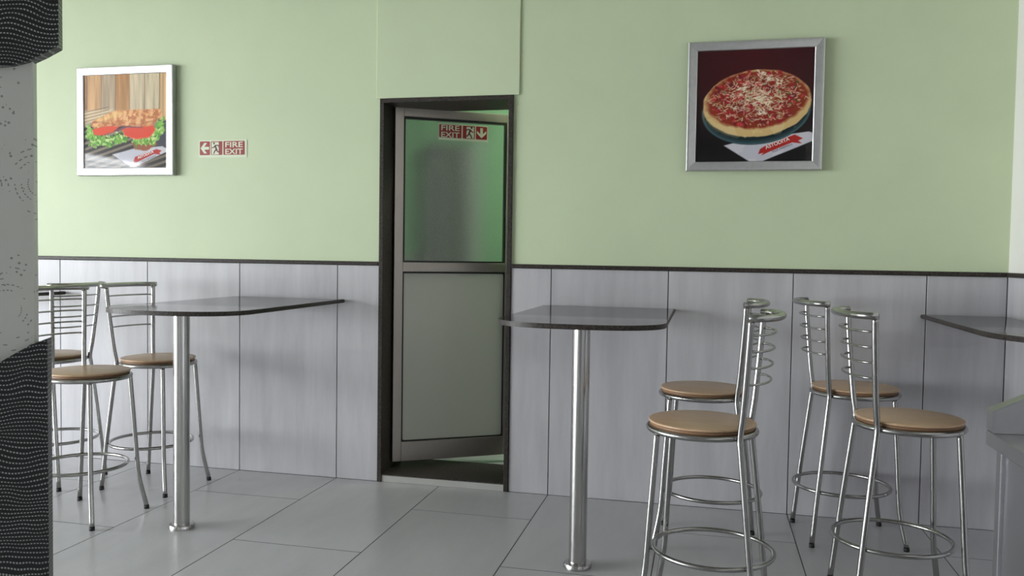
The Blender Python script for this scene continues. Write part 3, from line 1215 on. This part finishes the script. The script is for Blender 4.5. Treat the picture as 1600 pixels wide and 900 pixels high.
def fire_sign(parent_loc, rz, label, order, w=0.304, h=0.098):
    s = tag(empty('fire_exit_sign', parent_loc, rz), label, 'sign')
    bbox('plate', (0, w, -0.0025, 0, 0, h), M['sign_base'], s)
    k = w / 0.304
    cells = {'arrow_left': (0.006, 0.071), 'man_left': (0.077, 0.150), 'text_right': (0.157, 0.291)} if order == 'left' else \
            {'text_left': (0.006, 0.140), 'man_right': (0.148, 0.222), 'arrow_down': (0.229, 0.297)}
    z0, z1 = 0.014, h - 0.006
    for nm, (a, b) in cells.items():
        a, b = a * k, b * k
        fp = flat('red_field', [rrect(a, b, z0, z1)], -0.0031, -0.0026, M['sign_red'], s)
        cx, cz = (a + b) / 2, (z0 + z1) / 2
        if nm == 'arrow_left':
            pts = [(-0.027, 0), (-0.004, 0.030), (0.014, 0.030), (-0.003, 0.008), (0.027, 0.008), (0.027, -0.008), (-0.003, -0.008), (0.014, -0.030), (-0.004, -0.030)]
            flat('arrow', [[(cx + p[0], cz + p[1]) for p in pts]], -0.0035, -0.0032, M['sign_base'], fp)
        elif nm == 'arrow_down':
            pts = [(0, -0.029), (0.028, -0.003), (0.028, 0.013), (0.008, -0.005), (0.008, 0.029), (-0.008, 0.029), (-0.008, -0.005), (-0.028, 0.013), (-0.028, -0.003)]
            flat('arrow', [[(cx + p[0], cz + p[1]) for p in pts]], -0.0035, -0.0032, M['sign_base'], fp)
        elif nm.startswith('man'):
            f = 1 if nm == 'man_right' else -1
            X = lambda x: cx + f * x
            flat('doorway_symbol', [[(X(-0.014), z0 + 0.003), (X(0.031), z0 + 0.003), (X(0.031), z1 - 0.005), (X(-0.014), z1 - 0.005)]],
                 -0.0035, -0.0032, M['sign_base'], fp)
            Z = lambda z: cz + z
            limbs = [stroke_poly(X(0.010), Z(0.016), X(0.000), Z(-0.008), 0.0055, 0.0045),   # torso
                     stroke_poly(X(0.010), Z(0.015), X(-0.010), Z(0.016), 0.003),
                     stroke_poly(X(-0.010), Z(0.016), X(-0.017), Z(0.004), 0.0025),
                     stroke_poly(X(0.010), Z(0.014), X(0.018), Z(0.003), 0.003),
                     stroke_poly(X(0.018), Z(0.003), X(0.029), Z(0.003), 0.0025),
                     stroke_poly(X(0.000), Z(-0.006), X(0.012), Z(-0.018), 0.0042, 0.0036),
                     stroke_poly(X(0.012), Z(-0.018), X(0.018), Z(-0.033), 0.0036, 0.003),
                     stroke_poly(X(0.000), Z(-0.007), X(-0.007), Z(-0.021), 0.0042, 0.0036),
                     stroke_poly(X(-0.007), Z(-0.021), X(-0.024), Z(-0.022), 0.0034, 0.003),
                     [(X(0.016) + 0.006 * math.cos(t * PI / 5), Z(0.027) + 0.006 * math.sin(t * PI / 5)) for t in range(10)]]
            flat('running_figure', limbs, -0.0039, -0.0036, M['sign_man'], fp)
        else:
            tw = (b - a) * 0.82
            text_mesh('lettering', 'FIRE', 0.0425, M['sign_base'], fp, (cx - tw / 2, -0.0034, cz + 0.004), bold=0.0006, width=tw)
            text_mesh('lettering', 'EXIT', 0.0425, M['sign_base'], fp, (cx - tw / 2, -0.0034, cz - 0.0345), bold=0.0006, width=tw)
    return s


fire_sign((0.936, Y0, 1.788), 0, 'red and pale green fire exit sign with a left-pointing arrow on the wall', 'left')
lx, ly, la = 2.083, 0.125, math.radians(32)
sx, sy = 0.247, 0.0118
fire_sign((lx + sx * math.cos(la) - sy * math.sin(la), ly + sx * math.sin(la) + sy * math.cos(la), 1.905), la,
          'red fire exit sign with a down arrow stuck on the door glass', 'right', 0.296, 0.093)

# ------------------------------------------------------------------ steel counter
CX, CYY = 4.444, -2.10
ct = tag(empty('steel_counter', (CX, CYY, 0)), 'brushed stainless steel service counter with a raised splashback', 'counter')
cl, cw = 1.3, RX - CX - 0.004
bbox('worktop', (0, cw, -cl, 0, 0.825, 0.860), M['steel_sheet'], ct, 0.003)
bm = bmesh.new()
up = [(0.0, 0.8605), (cw, 0.8605), (cw, 1.06), (0.30, 1.06), (0.0, 0.912)]
prism(bm, up, 'xz', -0.045, 0.0)
bmesh.ops.bevel(bm, geom=list(bm.edges), offset=0.002, segments=2, affect='EDGES')
link('splashback', bm, M['steel_sheet'], ct)
bbox('cabinet_body', (0.026, cw - 0.01, -cl + 0.03, -0.03, 0.08, 0.8245), M['steel_sheet'], ct, 0.002)
bbox('corner_post', (0.018, 0.042, -0.054, -0.02, 0.0, 0.8245), M['steel_sheet'], ct, 0.003)
bbox('corner_post', (0.018, 0.042, -cl + 0.02, -cl + 0.054, 0.0, 0.8245), M['steel_sheet'], ct, 0.003)
bbox('plinth', (0.06, cw - 0.02, -cl + 0.06, -0.06, 0.0, 0.079), M['gasket'], ct)

# ------------------------------------------------------------------ patterned pillar by the entrance
PA = math.radians(31)                       # its broad face is turned towards the seating
PXY = (2.131, -2.50)
pt = tag(empty('patterned_pillar', (PXY[0], PXY[1], 0), PA), 'grey droplet-patterned pillar clad with curved black woven-look panels', 'pillar')
bbox('grey_panel', (-0.75, 0.0, 0.0, 0.045, 0.0, H - 0.003), M['droplet'], pt, 0.002)


def clad(name, edge, z_far, x_right):
    n = 24
    xs = [x_right - (0.78 + x_right) * k / n for k in range(n + 1)]
    bm = bmesh.new()
    prism(bm, [(x, edge(x)) for x in xs] + [(-0.78, z_far), (x_right, z_far)], 'xz', -0.020, 0.030)
    return link(name, bm, M['wavy'], pt)


clad('upper_cladding', lambda x: 1.700 + 0.082 * math.exp(-((x - 0.11) / 0.10) ** 2), H - 0.003, 0.062)
clad('lower_cladding', lambda x: 1.034 - 0.115 * (1 - math.exp(-((x - 0.06) / 0.155) ** 2)), 0.0, 0.032)
